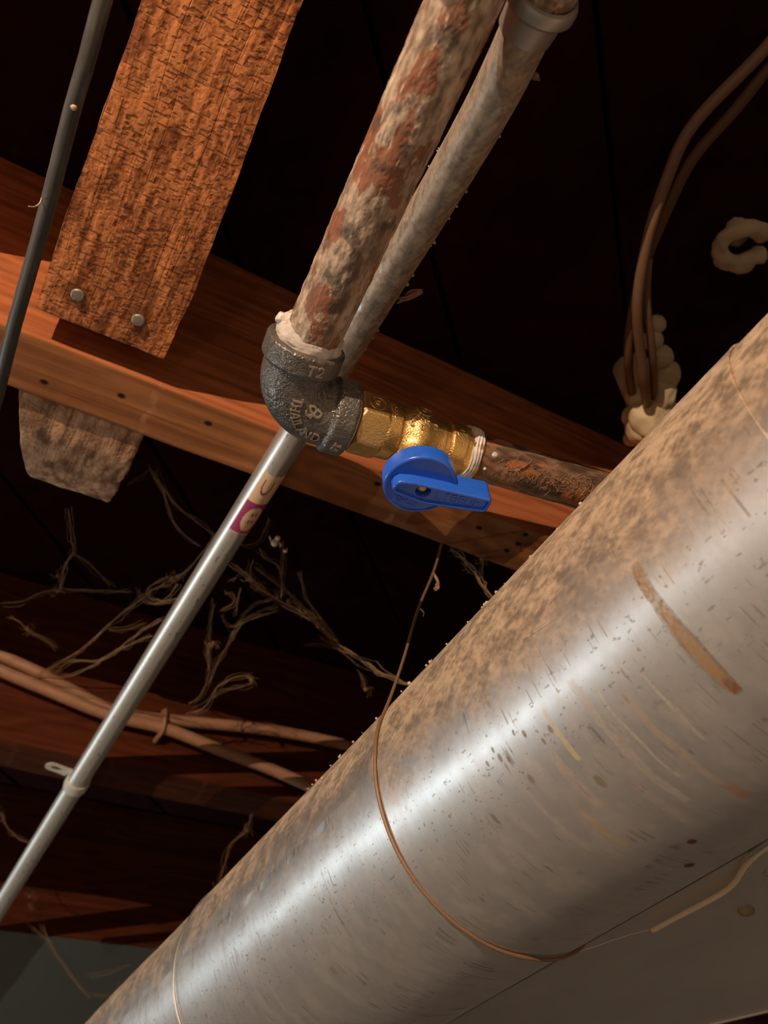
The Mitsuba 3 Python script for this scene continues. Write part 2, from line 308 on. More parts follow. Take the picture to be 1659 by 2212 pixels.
def duct_dirt_col(p, n, uv):
    y, th = duct_pos(p); q = L(p)
    f = fbm(q.x * 460, q.y * 460, q.z * 460, 4); g = fbm(y * 130, th * .2, 0, 4)
    c = mix((.19, .135, .092), (.52, .375, .25), smoothstep(.3, .7, .5 * f + .5 * g)); c = mix(c, mix((.36, .31, .265), (.50, .44, .385), f), smoothstep(178, 215, th))
    s, a = duct_stain(y, th); return mix(c, s, smoothstep(.05, .3, a))
def duct_dirt(p, n, uv):
    y, th = duct_pos(p); q = L(p)
    g = fbm(q.x * 55, q.y * 38, q.z * 55, 4); f = .55 * fbm(q.x * 420, q.y * 420, q.z * 420, 4) + .45 * fbm(y * 520, th * .35, 0, 3); sm = fbm(y * 190, th * .10, 0, 4)
    up = 182.0 + 22 * smoothstep(.42, .16, y) + 46 * (g - .5) + 22 * (sm - .5)
    dust = smoothstep(up + 10, up - 34, th) * (.50 + .56 * f)                       # thick on the upper side, smeared to nothing below
    film = .12 + .12 * smoothstep(.40, .75, sm) + .14 * g
    # rubbed bare beside the hanger wire
    rub = smoothstep(.55, .75, noise(y * 1900, th * .05)) * smoothstep(.016, .004, dr.abs(y - .3065)) * smoothstep(250, 225, th)
    s, a = duct_stain(y, th)
    sx = (y - .1888) / (.1669 - .1888); sc = mi.Float(0)
    for o, w in ((0, .22), (-.9, .14), (-1.6, .10)): sc = dr.maximum(sc, smoothstep(w, w * .4, dr.abs(th - (183.5 + 3.4 * sx + o))) * smoothstep(-.05, .1, sx + .2 * o) * smoothstep(1.05, .8, sx - .3 * o))
    return dr.clip(dr.maximum(dr.maximum(dust, film) * (1 - .6 * rub), a) * (1 - .9 * sc), 0, .95)
def duct_metal_col(p, n, uv):
    y, th = duct_pos(p); q = L(p)
    sm = fbm(y * 330, th * .22, 0, 3); cl = fbm(q.x * 24, q.y * 18, q.z * 24, 3)
    c = mix((.54, .52, .52), (.74, .725, .725), .5 * sm + .5 * cl)
    pit = smoothstep(.735, .79, fbm(y * 520, th * .9, 0, 3)) * smoothstep(186, 196, th) * smoothstep(232, 214, th); c = mix(c, mi.Color3f(.24, .21, .18), pit * .75)
    dk = smoothstep(.74, .84, noise(y * 1700, th * .10)) * smoothstep(.58, .66, fbm(y * 90 + 4, th * .14, 0, 2)); return mix(c, mi.Color3f(.24, .21, .19), dk * .7)
def duct_rough(p, n, uv):
    y, th = duct_pos(p); return .29 + .13 * fbm(y * 300, th * .25, 0, 3)
def duct_bump(p, n, uv):
    y, th = duct_pos(p); return fbm(y * 26, th * .035, 0, 2) + .02 * fbm(y * 900, th * .3, 0, 2)
DMET = {'type': 'blendbsdf', 'weight': .55, 'a': {'type': 'roughconductor', 'material': 'none', 'distribution': 'ggx', 'alpha_u': .115, 'alpha_v': .30, 'specular_reflectance': proc(duct_metal_col)}, 'b': P(proc(duct_metal_col), .52, .95)}
scene['m_duct'] = bump({'type': 'blendbsdf', 'weight': proc(duct_dirt), 'a': DMET, 'b': P(proc(duct_dirt_col), .72, 0, specular=.3)}, duct_bump, .0006, 6e-4)
def trunk_col(p, n, uv):
    q = L(p); return mix((.55, .49, .45), (.75, .70, .65), fbm(q.x * 22, q.y * 14, q.z * 20, 3))
scene['m_trunk'] = bump(P(proc(trunk_col), .38, .85), lambda p, n, uv: fbm(L(p).x * 12, L(p).y * 8, 0, 2), .0015, 2e-3)

# ------------------------------------------------------------------ the setting
JZ, JT = .420, .600                                        # joist bottoms and the underside of the subfloor
def planks():
    key = thing('ceiling', 'dark reddish board subfloor above the joists', 'ceiling', kind='structure')
    d = unit([.62, .60, 0]); w = np.array([-d[1], d[0], 0]); rng = random.Random(4)
    for k in range(-11, 16):
        o = np.array([.15, .55, JT + rng.uniform(0, .003)]) + w * (k * .140)
        c = [o - d * 1.9, o + d * 1.9, o + d * 1.9 + w * .1365, o - d * 1.9 + w * .1365]
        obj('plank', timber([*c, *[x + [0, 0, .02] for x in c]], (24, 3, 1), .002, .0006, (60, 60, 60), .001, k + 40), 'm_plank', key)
    for x in (-.215,): obj('joist', timber(slab(x - .037, x + .037, -1.5, .2835, JZ, JT - .001), (2, 40, 5), .002, .0004, (300, 14, 300), .001, 3), 'm_board', key)  # unseen joist, added here so its shadow dims the near joist's upper left
planks()
def quad_box(x0, x1, y0, y1, z0, z1): return box_grid((x1 - x0, y1 - y0, z1 - z0), (1, 1, 1), .003), (x0, y0, z0)
def shell(name, b, mat, label, cat):
    m, o = quad_box(*b); m.apply_translation(o); struct(name, m, mat, label, cat)
shell('floor', (-1.7, 2.3, -1.7, 2.9, -1.45, -1.40), 'm_dirt', 'pale dusty ground of the crawl space', 'floor')
shell('wall_left', (-1.75, -1.7, -1.7, 2.9, -1.40, .64), 'm_wall', 'grey foundation wall at the left', 'wall')
shell('wall_right', (2.3, 2.35, -1.7, 2.9, -1.40, .64), 'm_wall', 'grey foundation wall at the right', 'wall')
shell('wall_front', (-1.75, 2.35, 2.9, 2.95, -1.40, .64), 'm_wall', 'grey foundation wall ahead', 'wall')
shell('wall_back', (-1.75, 2.35, -1.75, -1.7, -1.40, .64), 'm_wall', 'grey foundation wall behind', 'wall')

# ------------------------------------------------------------------ joists and boards
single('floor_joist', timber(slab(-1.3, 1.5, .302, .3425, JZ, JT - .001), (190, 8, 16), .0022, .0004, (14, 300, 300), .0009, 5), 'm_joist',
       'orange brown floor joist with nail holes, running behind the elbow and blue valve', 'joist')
single('floor_joist', timber(slab(-1.3, 1.5, .7125, .760, JZ, JT - .001), (110, 6, 10), .0035, .0006, (14, 300, 300), .0022, 6), 'm_shaded_joist',
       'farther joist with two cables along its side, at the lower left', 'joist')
single('floor_joist', timber(slab(-1.3, 1.5, 1.119, 1.16, JZ + .0015, JT - .001), (80, 4, 8), .002, .0006, (14, 300, 300), .001, 8), 'm_shaded_joist',
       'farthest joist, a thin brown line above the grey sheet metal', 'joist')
bz = .4185
def board_mesh():
    # measured along its two edges; slightly tapered sawn board
    left = [(-.0165, -.45), (-.0172, .117), (-.0180, .1835), (-.0187, .232), (-.0183, .2833)]
    right = [(.0385, -.45), (.0432, .0845), (.0485, .1594), (.0533, .2369), (.0535, .2846)]
    m = box_grid((1, 1, 1), (34, 260, 6), .004); t = np.array(m.vertices)
    # undo the unit bevel's anisotropy: work in unit coordinates and add roughness afterwards
    y0, y1 = -.45, .2840
    yy = y0 + (y1 - y0) * t[:, 1]
    xl = np.interp(yy, [q[1] for q in left], [q[0] for q in left]); xr = np.interp(yy, [q[1] for q in right], [q[0] for q in right])
    p = np.stack([xl + (xr - xl) * t[:, 0], yy, bz + (JT - .001 - bz) * t[:, 2]], 1)
    out = trimesh.Trimesh(p, m.faces, process=False); nr = np.array(out.vertex_normals)
    d = .0005 * (meshkit.fbm(p * [330, 40, 120], 3, 1) - .5) * 2 + .0005 * (meshkit.fbm(p * [30, 50, 30], 3, 2) - .5) * 2
    edge = np.minimum(np.abs(p[:, 0] - xl), np.abs(p[:, 0] - xr))
    d = d - .0006 * np.exp(-edge / .0025) * (meshkit.noise(p * [0, 120, 0], 5) + .3)
    out.vertices = p + nr * d[:, None]; return out
bd = thing('ceiling_board', 'rough sawn orange board with two round nail heads at its lower end, at the upper left', 'board')
obj('plank', board_mesh(), 'm_board', bd, smooth=50)
def nail_head(x, y, r=.0036):
    prof = [(0, 0), (0, r * .80), (.0003, r * .93), (.0008, r), (.0016, r), (.0022, r * .9), (.004, r * .3), (.010, r * .3), (.010, 0)]
    m = lathe([(s, q) for s, q in prof], (x, y, bz - .0021), (0, 0, 1), 28)
    v = np.array(m.vertices); m.vertices = v + .00018 * (meshkit.noise(v * 700, 3)[:, None] - .5) * [0, 0, 2]; return m
obj('nail', nail_head(-.0007, .2651), 'm_steel_nail', bd, label='round steel nail head'); obj('nail', nail_head(.0321, .2650), 'm_steel_nail', bd, label='round steel nail head')
def block_mesh():
    m = box_grid((1, 1, 1), (34, 34, 5), .02); t = np.array(m.vertices); x, y, z = t.T
    yy = .3440 + .098 * y
    xl = -.0135 + .024 * np.clip(y, 0, 1); xr = .0620 + .003 * y
    lift = .0015 + .034 * np.clip((y - .15) / .85, 0, 1) ** 1.8
    p = np.stack([xl + (xr - xl) * x, yy, .4225 + lift + (.080 - lift) * z], 1)
    out = trimesh.Trimesh(p, m.faces, process=False); nr = np.array(out.vertex_normals)
    d = .0014 * (meshkit.fbm(p * [110, 40, 60], 4, 3) - .5) * 2 + .0020 * (x > .93) * (meshkit.fbm(p * 300, 3, 8) - .5) * 2
    out.vertices = p + nr * d[:, None]; return out
single('wood_block', block_mesh(), 'm_block', 'pale weathered wood block with a ragged right edge behind the nail-holed joist', 'wood block', smooth=50)
single('sheet_pan', timber(slab(-.6, 1.3, 1.122, 1.75, .4203, .4212), (30, 20, 1), .0004, .0000, (5, 5, 5), .0008, 9), 'm_pan',
       'dark grey sheet metal panel under the joists at the lower left corner', 'sheet metal')

# ------------------------------------------------------------------ gas line: pipe, elbow, valve, pipe
E0 = np.array([.0912, .2010, .3020])
EX = unit([math.cos(math.radians(7)), -math.sin(math.radians(7)), .0])
PD = unit([.102, .983, .030])
EB = -unit([.112, .983, -.155]); EB = unit(EB - EX * (EB @ EX)); ED = np.cross(EX, EB); RF = np.stack([EX, EB, ED], 1)       # local a along the valve, b along the pipe, d down
C2E, CR, BR, TR = .0290, .0170, .0165, .0148
def sm_min(x, y, k):
    h = max(k - abs(x - y), 0.0) / k; return min(x, y) - h * h * k * .25
def cyl_d(s, r, s0, s1, R, rd=.0012):
    dx, dy = r - R + rd, abs(s - (s0 + s1) / 2) - (s1 - s0) / 2 + rd
    return min(max(dx, dy), 0.0) + math.hypot(max(dx, 0), max(dy, 0)) - rd
def elbow_sdf(a, b, d):
    if a < BR and b < BR: q = abs(math.hypot(a - BR, b - BR) - BR)
    else: q = abs(b) if a >= b else abs(a)
    end = max(a, b)
    body = max(math.hypot(q, d) - TR, end - (C2E - .002))
    ra, rb = math.hypot(b, d), math.hypot(a, d)
    c = min(cyl_d(a, ra, C2E - .0095, C2E, CR), cyl_d(b, rb, C2E - .0095, C2E, CR))
    s = sm_min(body, c, .0022)
    bore = min(max(ra - .0128, C2E - .006 - a), max(rb - .0128, C2E - .006 - b))
    return -max(s, -bore)
em = level(elbow_sdf, (-.018, -.018, -.019), (.031, .031, .019), .00085)
elbow = thing('pipe_elbow', 'dark grey cast iron pipe elbow with raised lettering, left of the brass valve', 'pipe elbow')
obj('body', place(em, RF, E0), 'm_iron', elbow, smooth=True)
def letter_on(text, ab, ang, h, mat, parent, name='letter', depth=.0020, lift=.0010, Rsurf=None, bold=True):
    """A raised letter on the elbow's lower face at local (a, b), reading direction turned by ang in the a-b plane as seen from below."""
    m = meshkit.text_mesh(text, h, depth, bold); v = np.array(m.vertices); v[:, :2] -= (v[:, :2].max(0) + v[:, :2].min(0)) / 2
    a, b = ab
    def surf(a, b):                        # height of the elbow's lower surface at (a, b)
        lo, hi = 0.0, .02
        for _ in range(40):
            mid = (lo + hi) / 2
            if elbow_sdf(a, b, mid) > 0: lo = mid
            else: hi = mid
        return lo
    # seen from below (+d towards the viewer): right-handed text axes x, y with x cross y = +d
    ca, sa = math.cos(ang), math.sin(ang)
    px, py = v[:, 0] * ca - v[:, 1] * sa, v[:, 0] * sa + v[:, 1] * ca
    A, Bv = a + px, b + py
    base = np.array([surf(x, y) for x, y in zip(A, Bv)])
    return obj(name, place(trimesh.Trimesh(np.stack([A, Bv, base + v[:, 2] - depth + lift], 1), m.faces, process=False), RF, E0), mat, parent, smooth=False)
def local_at(u, v, dn):                    # local (a, b) of a mark measured at a pixel on the elbow's face d = dn
    r = CAM @ np.array([(u - W / 2) / FPX, (v - H / 2) / FPX, 1.0]); n = ED; t = ((E0 + ED * dn) @ n) / (r @ n); q = RF.T @ (r * t - E0); return q[0], q[1]
word = [('T', 643, 864), ('H', 638, 877), ('A', 638, 894), ('I', 640.5, 906), ('L', 644, 915.5), ('A', 652, 928), ('N', 661, 936.5), ('D', 681, 944)]
pts = np.array([local_at(u, v, .0135) for _, u, v in word])
for i, (ch, u, v) in enumerate(word):
    t = pts[min(i + 1, len(pts) - 1)] - pts[max(i - 1, 0)]
    letter_on(ch, pts[i], math.atan2(t[1], t[0]), .0040, 'm_iron_letter', elbow)
for ch, u, v in (('S', 672, 886), ('P', 683, 896)):
    t = np.array(local_at(683, 896, .0142)) - np.array(local_at(672, 886, .0142))
    letter_on(ch, local_at(u, v, .0142), math.atan2(t[1], t[0]) , .0050, 'm_iron_letter', elbow)
# marks on the two collars
def collar_mark(text, axis, ang, s, h, rot):
    m = meshkit.text_mesh(text, h, .0016, True); v = np.array(m.vertices); v[:, :2] -= (v[:, :2].max(0) + v[:, :2].min(0)) / 2
    c, sn = math.cos(rot), math.sin(rot); x, y = v[:, 0] * c - v[:, 1] * sn, v[:, 0] * sn + v[:, 1] * c
    th = ang + x / CR; r = CR - .0011 + v[:, 2]; other = r * np.sin(th); dn = r * np.cos(th)
    loc = np.stack([s + y, -other, dn], 1) if axis == 'a' else np.stack([other, s + y, dn], 1)
    mm = trimesh.Trimesh(loc, m.faces, process=False)
    obj('letter', place(mm, RF, E0), 'm_iron_letter', elbow, smooth=False)
collar_mark('T2', 'b', .25, C2E - .0048, .0044, 0)
collar_mark('15', 'a', .42, C2E - .0046, .0034, math.pi / 2 * 0 - .2)

pipe_end = E0 + EB * (C2E - .006)
def pipe_disp(amp, f, seed):
    def fn(v, n): return n * (amp * (meshkit.fbm(v * f, 4, seed) - .42) * 2)[:, None]
    return fn
gas = thing('gas_pipe', 'rusty scaled iron pipe coming down from the top into the elbow', 'pipe')
obj('pipe', tube(pipe_end + EX * .0009 - PD * np.linspace(0, .62, 520)[:, None], .01155, 56, disp=pipe_disp(.00060, np.array([300, 260, 300]), 4)), 'm_rust', gas, smooth=True)
def dope_ring(c, axis, r0, r1, s0, s1, seed, amp=.0012):
    prof = []
    for k in range(15):
        t = k / 14; s = s0 + (s1 - s0) * t; prof.append((s, r0 + (r1 - r0) * math.sin(math.pi * min(1, t * 1.0 + .12)) ** .6))
    prof = [(s0, .004)] + prof + [(s1, .004)]
    m = lathe(prof, c, axis, 96); v = np.array(m.vertices); o = np.asarray(c); ax = unit(axis); rr = v - o - ((v - o) @ ax)[:, None] * ax; rr /= np.linalg.norm(rr, axis=1, keepdims=True)
    s = (v - o) @ ax
    d = amp * (meshkit.fbm(np.c_[v * 190], 4, seed) - .45) * 2 + .00035 * np.sin(s * 3600 + 5 * meshkit.noise(v * 120, seed)) ; v = v + rr * d[:, None] + ax * (.0016 * (meshkit.noise(v * 160, seed + 4)[:, None] - .5))
    return trimesh.Trimesh(v, m.faces, process=False)
obj('thread_sealant', dope_ring(E0 + EB * (C2E - .003) + EX * .0006, EB, .0121, .0140, 0, .0112, 3, .0010), 'm_dope', gas, smooth=True, label='crusty white thread sealant')
obj('thread_sealant', cat_([blob(E0 + EB * (C2E + .0048 + .0012 * k) + EX * (-.0122 + .0014 * k) + ED * (-.004 + .002 * k), .0026, 30 + k, .5, 500, 2) for k in range(4)]), 'm_dope', gas, smooth=True, label='lump of white thread sealant')

# brass valve with its blue handle
V0 = E0 + EX * .0312
def valve_sdf(a, b, d):
    r = math.hypot(b, d)
    # hexagon with a corner straight down
    def hexd(af):
        m = 0.0
        for k in range(3):
            t = math.radians(30 + 60 * k); m = max(m, abs(b * math.sin(t) + d * math.cos(t)))
        return m - af / 2
    def seg(s0, s1, rad, rd=.0008): return cyl_d(a, r, s0, s1, rad, rd)
    hx = max(hexd(.0252), abs(a - .0068) - .0066, r - .0137 - .0006 + max(0, abs(a - .0068) - .0052) * .9)
    s = hx
    s = min(s, seg(.0132, .0196, .0130))
    rb = .0112 + .0032 * math.exp(-((a - .0292) / .0062) ** 2)
    body = max(r - rb, .0190 - a, a - .0410)
    s = sm_min(s, body, .0010)
    s = sm_min(s, seg(.0400, .0440, .0112), .0008); s = sm_min(s, seg(.0442, .0520, .0122), .0008)
    end = max(hexd(.0222), abs(a - .0560) - .0042, r - .0121); s = sm_min(s, end, .0006)
    sb = math.hypot(a - .0293, b); s = sm_min(s, max(sb - .0078, abs(d - .0095) - .0085), .0030)        # stem boss, downwards
    return -s
vm = level(valve_sdf, (-.001, -.0155, -.0155), (.0612, .0155, .0195), .00075)
valve = thing('gas_valve', 'small brass ball valve with a blue plastic handle', 'valve')
RV = RF.copy(); VED = np.array([0, 0, -1.0]); VEB = np.cross(VED, EX); VEB = unit(VEB); RV = np.stack([EX, VEB, VED], 1)
obj('body', place(vm, RV, V0), 'm_brass', valve, smooth=35)
def ring_mark(a, ang, r, R, rr=.0035, arc=(0, 2 * math.pi), name='raised_mark', t=.00045):
    ts = np.linspace(*arc, 30); x = a + rr * np.cos(ts) * .9; th = ang + rr * np.sin(ts) / R
    p = np.stack([x, R * np.sin(th), R * np.cos(th)], 1); return tube(p, t, 6)
marks = [ring_mark(.0068, .52 + 1.05, 0, .0130, .0044), ring_mark(.0292, 1.78, 0, .0142, .0040), ring_mark(.048, 1.35, 0, .0120, .0022, (0.6, 5.6)),
         ring_mark(.0068, .52 + 1.05, 0, .0130, .0013, (0.4, 5.4)), ring_mark(.0292, 1.78, 0, .0142, .0012, (.4, 5.4))]
for k in range(4): marks.append(ring_mark(.0164, 1.2 + .17 * k, 0, .0129, .0016, (2.2, 4.4)))
rng = random.Random(8)
for k in range(16):
    a = .0235 + .012 * rng.random(); ang = .95 + .55 * rng.random(); marks.append(ring_mark(a, ang, 0, .0112 + .0032 * math.exp(-((a - .0292) / .0062) ** 2), .0011, (rng.uniform(0, 3), rng.uniform(3.5, 6))))
obj('raised_mark', place(cat_(marks), RV, V0), 'm_brass_letter', valve, smooth=True)
# sealant on the valve's two ends
obj('thread_sealant', dope_ring(V0 - EX * .0022, EX, .0115, .0128, 0, .0026, 13, .0005), 'm_dope', valve, smooth=True)
obj('thread_sealant', dope_ring(V0 + EX * .0545, EX, .0116, .0126, 0, .0058, 17, .0012), 'm_dope', valve, smooth=True, label='white sealant smeared on the far end')
# handle: local u along the lever, w across, d down from the disc's upper rim
HC = V0 + EX * .0293; HZ0 = .0240
ha = math.radians(-5.0); HU = unit(EX * math.cos(ha) + np.array([-EX[1], EX[0], 0]) * math.sin(ha)); HD = np.array([0, 0, -1.0]); HW = np.cross(HD, HU); RH = np.stack([HU, HW, HD], 1)
HO = HC + HD * HZ0
def ngon(R, n=72): t = np.arange(n) * 2 * np.pi / n; return np.stack([R * np.cos(t), R * np.sin(t)], 1)
def prism(poly, z0, z1, b, steps=4):
    """A convex prism with rounded edges: the hull of its outline inset along a quarter round at both ends."""
    P0 = Polygon(poly); pts = []
    for k in range(steps + 1):
        t = k / steps * math.pi / 2; ins = b * (1 - math.cos(t)); h = b * (1 - math.sin(t))
        q = np.array(P0.buffer(-ins, join_style=2).exterior.coords)[:-1] if ins > 1e-9 else np.array(poly)
        for z in (z0 + h, z1 - h): pts.append(np.c_[q, np.full(len(q), z)])
    return hull(np.vstack(pts))
HRAD, DISC, LEV = .0158, .0084, .0134
# w is positive towards the lamp; outline seen from below
outline = [(u, -w) for u, w in [(-.0128, .0006), (-.0124, -.0022), (-.0106, -.0042), (-.0050, -.0050), (.0295, -.0040), (.0310, -.0032), (.0316, -.0012), (.0312, .0030), (.0296, .0042), (.0050, .0058), (.0005, .0056), (-.0116, .0026)]]
from shapely.geometry.polygon import orient
outline = np.array(orient(Polygon(outline).convex_hull).exterior.coords)[:-1]
disc = prism(ngon(HRAD), 0, DISC, .0011) - m3.Manifold.extrude(m3.CrossSection([ngon(HRAD - .0013)]), .002).translate([0, 0, DISC - .0006])
lever = prism(outline, .0012, LEV, .0009)
P1 = orient(Polygon(outline).buffer(-.00135, join_style=1))
recess = m3.Manifold.extrude(m3.CrossSection([np.array(P1.exterior.coords)[:-1]]), .01).translate([0, 0, LEV - .0014])
hole = m3.Manifold.extrude(m3.CrossSection([ngon(.0034, 40)]), .02).translate([.0008, .0004, LEV - .0055])
hm = (disc + lever) - recess - hole
handle = 'gas_valve__handle'
scene[handle] = ply(shifted(place(hm, RH, HO)), 'm_blue', smooth=28); labels[handle] = {'label': 'round blue plastic handle with a lever'}
def hobj(name, m, mat, smooth=30): return obj(name, place(m, RH, HO), mat, handle, smooth=smooth)
sc_ = lathe([(0, 0), (0, .0014), (.0005, .0022), (.0012, .0024), (.004, .0024), (.004, 0)], (.0008, .0004, 0), (0, 0, -1), 28); sc_.apply_translation([0, 0, LEV - .0030])
slot = cat_([trimesh.creation.box((.0030, .0006, .0006)), trimesh.creation.box((.0006, .0030, .0006))]); 
hobj('screw', sc_, 'm_brass')
def htext(text, c, h, ang, z, name='letter'):
    for i, ch in enumerate(text):
        m = meshkit.text_mesh(ch, h, .0008, False); v = np.array(m.vertices); v[:, :2] -= (v[:, :2].max(0) + v[:, :2].min(0)) / 2
        o = (i - (len(text) - 1) / 2) * h * .86; ca, sa = math.cos(ang), math.sin(ang); v[:, 0] += o
        x, y = v[:, 0] * ca - v[:, 1] * sa + c[0], v[:, 0] * sa + v[:, 1] * ca + c[1]
        hobj(name, trimesh.Trimesh(np.stack([x, y, z + v[:, 2] - .00042], 1), m.faces, process=False), 'm_blue', False)
htext('LIBENF', (.0170, -.0002), .0040, math.pi + .02 if False else .02, LEV - .0014)
htext('SHUE', (-.0030, -.0100), .0034, -.1, DISC - .0006)
# outlet pipe
out0 = V0 + EX * .0560; odir = EX
downp = thing('gas_pipe', 'dark brown iron pipe running right from the blue-handled valve to the duct', 'pipe')
obj('pipe', tube(out0 + odir * np.linspace(0, .62, 360)[:, None], .01065, 48, disp=pipe_disp(.0004, np.array([150, 260, 260]), 14)), 'm_dark_pipe', downp, smooth=True)
def fuzz():
    rng = np.random.default_rng(5); ms = []
    for k in range(420):
        s = .012 + .085 * rng.random() ** .8; th = rng.normal(0.62, .20)          # along the line where the lamp's light ends
        n = -VEB * 0 + np.array([0, -math.sin(th), -math.cos(th)]); o = out0 + odir * s + n * .0107
        t = unit(odir * rng.normal(0, 1) + np.array([0, rng.normal(.3, .8), -rng.random() * .5])); t = unit(t - n * (t @ n) * .8); ln = rng.uniform(.0015, .0045)
        c = [o, o + t * ln * .5 + n * rng.uniform(.0003, .0012), o + t * ln + n * rng.uniform(-.0004, .0010) + unit(rng.normal(size=3)) * ln * .25]
        ms.append(tube(spline(c, 5), .00011, 3, caps=False))
    return cat_(ms)
k_ = obj('dust_fluff', fuzz(), 'm_fluff', downp, smooth=True, label='brown fluff hanging along the pipe'); labels[k_]['kind'] = 'stuff'
obj('sealant_fleck', blob(out0 + odir * .0090 + unit([0, -.75, -.6]) * .0104, .0016, 3, .4, 500, 2), 'm_dope', downp, smooth=True, label='white fleck of sealant')
obj('sealant_fleck', blob(out0 + odir * .0070 + unit([0, -.2, -.95]) * .0104, .0010, 4, .4, 500, 2), 'm_dope', downp, smooth=True, label='white fleck of sealant')
obj('rust_flake', tube(spline([out0 + odir * .020 + unit([0, -.4, -.9]) * .0110, out0 + odir * .025 + unit([0, -.7, -.7]) * .0118, out0 + odir * .0285 + unit([0, -.95, -.35]) * .0112], 8), [.0002, .0006, .0009, .001, .001, .0008, .0005, .0002], 6, flat=.35), 'm_rust', downp, smooth=True)

# ------------------------------------------------------------------ conduit, hose, cables
con = thing('conduit', 'shiny silver metal conduit running from the top, behind the elbow, to the lower left', 'conduit')
cpath = np.vstack([[(.0975, .014, .3090)], [(.1010, .030, .3165), (.1087, .060, .3300), (.1225, .150, .3650), (.1340, .240, .3960), (.1385, .300, .4085), (.1392, .360, .4108), (.1392, .5, .4108)], [(.1392, 1.0, .4108), (.1392, 1.7, .4108)]])
cp = spline(cpath, 400)
cm = tube(cp, .00895, 40); cu = np.stack([np.tile(np.arange(40) * 2 * np.pi / 40 * .009, 400), np.repeat(np.arange(400) * .005, 40)], 1)
obj('tube', cm, 'm_emt', con, smooth=True, uv=np.vstack([cu, cu[:1], cu[-1:]]))      # uv only sets the direction of the drawing marks
CDIR = unit(cp[6] - cp[0])
ring_c = np.array([.1003, .0255, .3145])
obj('coupling', lathe([(-.006, .0), (-.006, .0098), (-.0035, .0102), (-.003, .0118), (-.0015, .0126), (.0012, .0126), (.0026, .0115), (.003, .0102), (.012, .0098), (.012, 0)], ring_c, CDIR, 48), 'm_galv', con, smooth=35, label='galvanised coupling ring at the top')
obj('threaded_pipe', tube(ring_c - CDIR * np.linspace(.003, .30, 120)[:, None], .0104, 32, disp=pipe_disp(.0005, 250, 3)), 'm_rust', con, smooth=True, label='rusty threaded pipe above the ring')
def conduit_at(y): 
    i = np.searchsorted(cp[:, 1], y); t = (y - cp[i - 1, 1]) / (cp[i, 1] - cp[i - 1, 1]); return cp[i - 1] * (1 - t) + cp[i] * t
def on_conduit(y, ang, r): c = conduit_at(y); return c + r * np.array([math.cos(ang), 0, math.sin(ang)])
def curved_patch(y0, y1, a0, a1, r, th, shape=None, n=(26, 26), rag=0.0, seed=1):
    """A thin curved sticker on the conduit between two angles; shape(u, v) keeps the cells inside."""
    U, Vv = np.meshgrid(np.linspace(0, 1, n[0]), np.linspace(0, 1, n[1]), indexing='ij')
    pts = []
    for lay in (r, r + th):
        for u, v in zip(U.ravel(), Vv.ravel()):
            e = rag * (meshkit.noise(np.array([u * 9, v * 9, seed])) - .5)
            pts.append(on_conduit(y0 + (y1 - y0) * u + e * .004, math.radians(a0 + (a1 - a0) * v), lay))
    pts = np.array(pts); N = U.size; c = n[1]; f = []
    keep = np.ones((n[0] - 1, n[1] - 1), bool)
    if shape is not None:
        for i in range(n[0] - 1):
            for j in range(n[1] - 1): keep[i, j] = shape((i + .5) / (n[0] - 1), (j + .5) / (n[1] - 1))
    for i in range(n[0] - 1):
        for j in range(n[1] - 1):
            if keep[i, j]:
                q = [i * c + j, (i + 1) * c + j, (i + 1) * c + j + 1, i * c + j + 1]
                for x in (q, [x + N for x in q][::-1]): f += [[x[0], x[1], x[2]], [x[0], x[2], x[3]]]
    m = trimesh.Trimesh(pts, np.array(f), process=False); m.remove_unreferenced_vertices(); m.fix_normals(); return m
scene['m_label_cream'] = two(P((.62, .43, .27), .6)); scene['m_label_purple'] = two(P((.30, .035, .12), .5)); scene['m_label_ink'] = two(P((.17, .045, .035), .6))
SY0, SY1 = .3215, .3770
stk = obj('sticker', curved_patch(SY0, SY1 + .001, 232, 342, .00905, .00008, n=(30, 30), rag=.3), 'm_label_cream', con, smooth=True, label='cream paper sticker')
obj('purple_band', curved_patch(.3480, SY1, 230, 340, .00916, .00006, lambda u, v: ((u - .52) / .40) ** 2 + ((v - .56) / .34) ** 2 > 1, (44, 44)), 'm_label_purple', stk, smooth=True, label='magenta band with a round emblem')
obj('print', curved_patch(.3530, .3715, 266, 318, .00916, .00006, lambda u, v: (abs(u - .30) < .09 or abs(u - .66) < .09) and (int(v * 7) % 2 == 0) and .1 < v < .9, (30, 30)), 'm_label_ink', stk, smooth=True)
obj('print', curved_patch(.3240, .3440, 246, 300, .00916, .00006, lambda u, v: .62 < math.hypot((u - .3) / .62, (v - .5) / .5) < .80 and u > .15, (36, 36)), 'm_label_ink', stk, smooth=True)
# strap that holds it under the second joist
sy = .742
st = thing('conduit_strap', 'small metal strap with a flat holed ear around the conduit at the lower left', 'pipe strap')
c0 = conduit_at(sy)
band = []
aa = np.radians(np.linspace(100, 360 + 70, 44)); prof = [(-.0075, .0092), (-.0075, .0102), (-.005, .0106), (.005, .0106), (.0075, .0102), (.0075, .0092)]
vs = np.array([[c0 + [r * math.cos(a), s, min(r * math.sin(a), JZ - c0[2] - .0002)] for s, r in prof] for a in aa]); n1, n2 = vs.shape[:2]
i, j = np.meshgrid(np.arange(n1 - 1), np.arange(n2), indexing='ij')
q = np.stack([i * n2 + j, i * n2 + (j + 1) % n2, (i + 1) * n2 + (j + 1) % n2, (i + 1) * n2 + j], -1).reshape(-1, 4)
obj('band', trimesh.Trimesh(vs.reshape(-1, 3), np.vstack([q[:, [0, 1, 2]], q[:, [0, 2, 3]]]), process=False), 'm_strap', st, smooth=40)
e0 = np.array([c0[0] - .0090, sy, JZ - .0016])
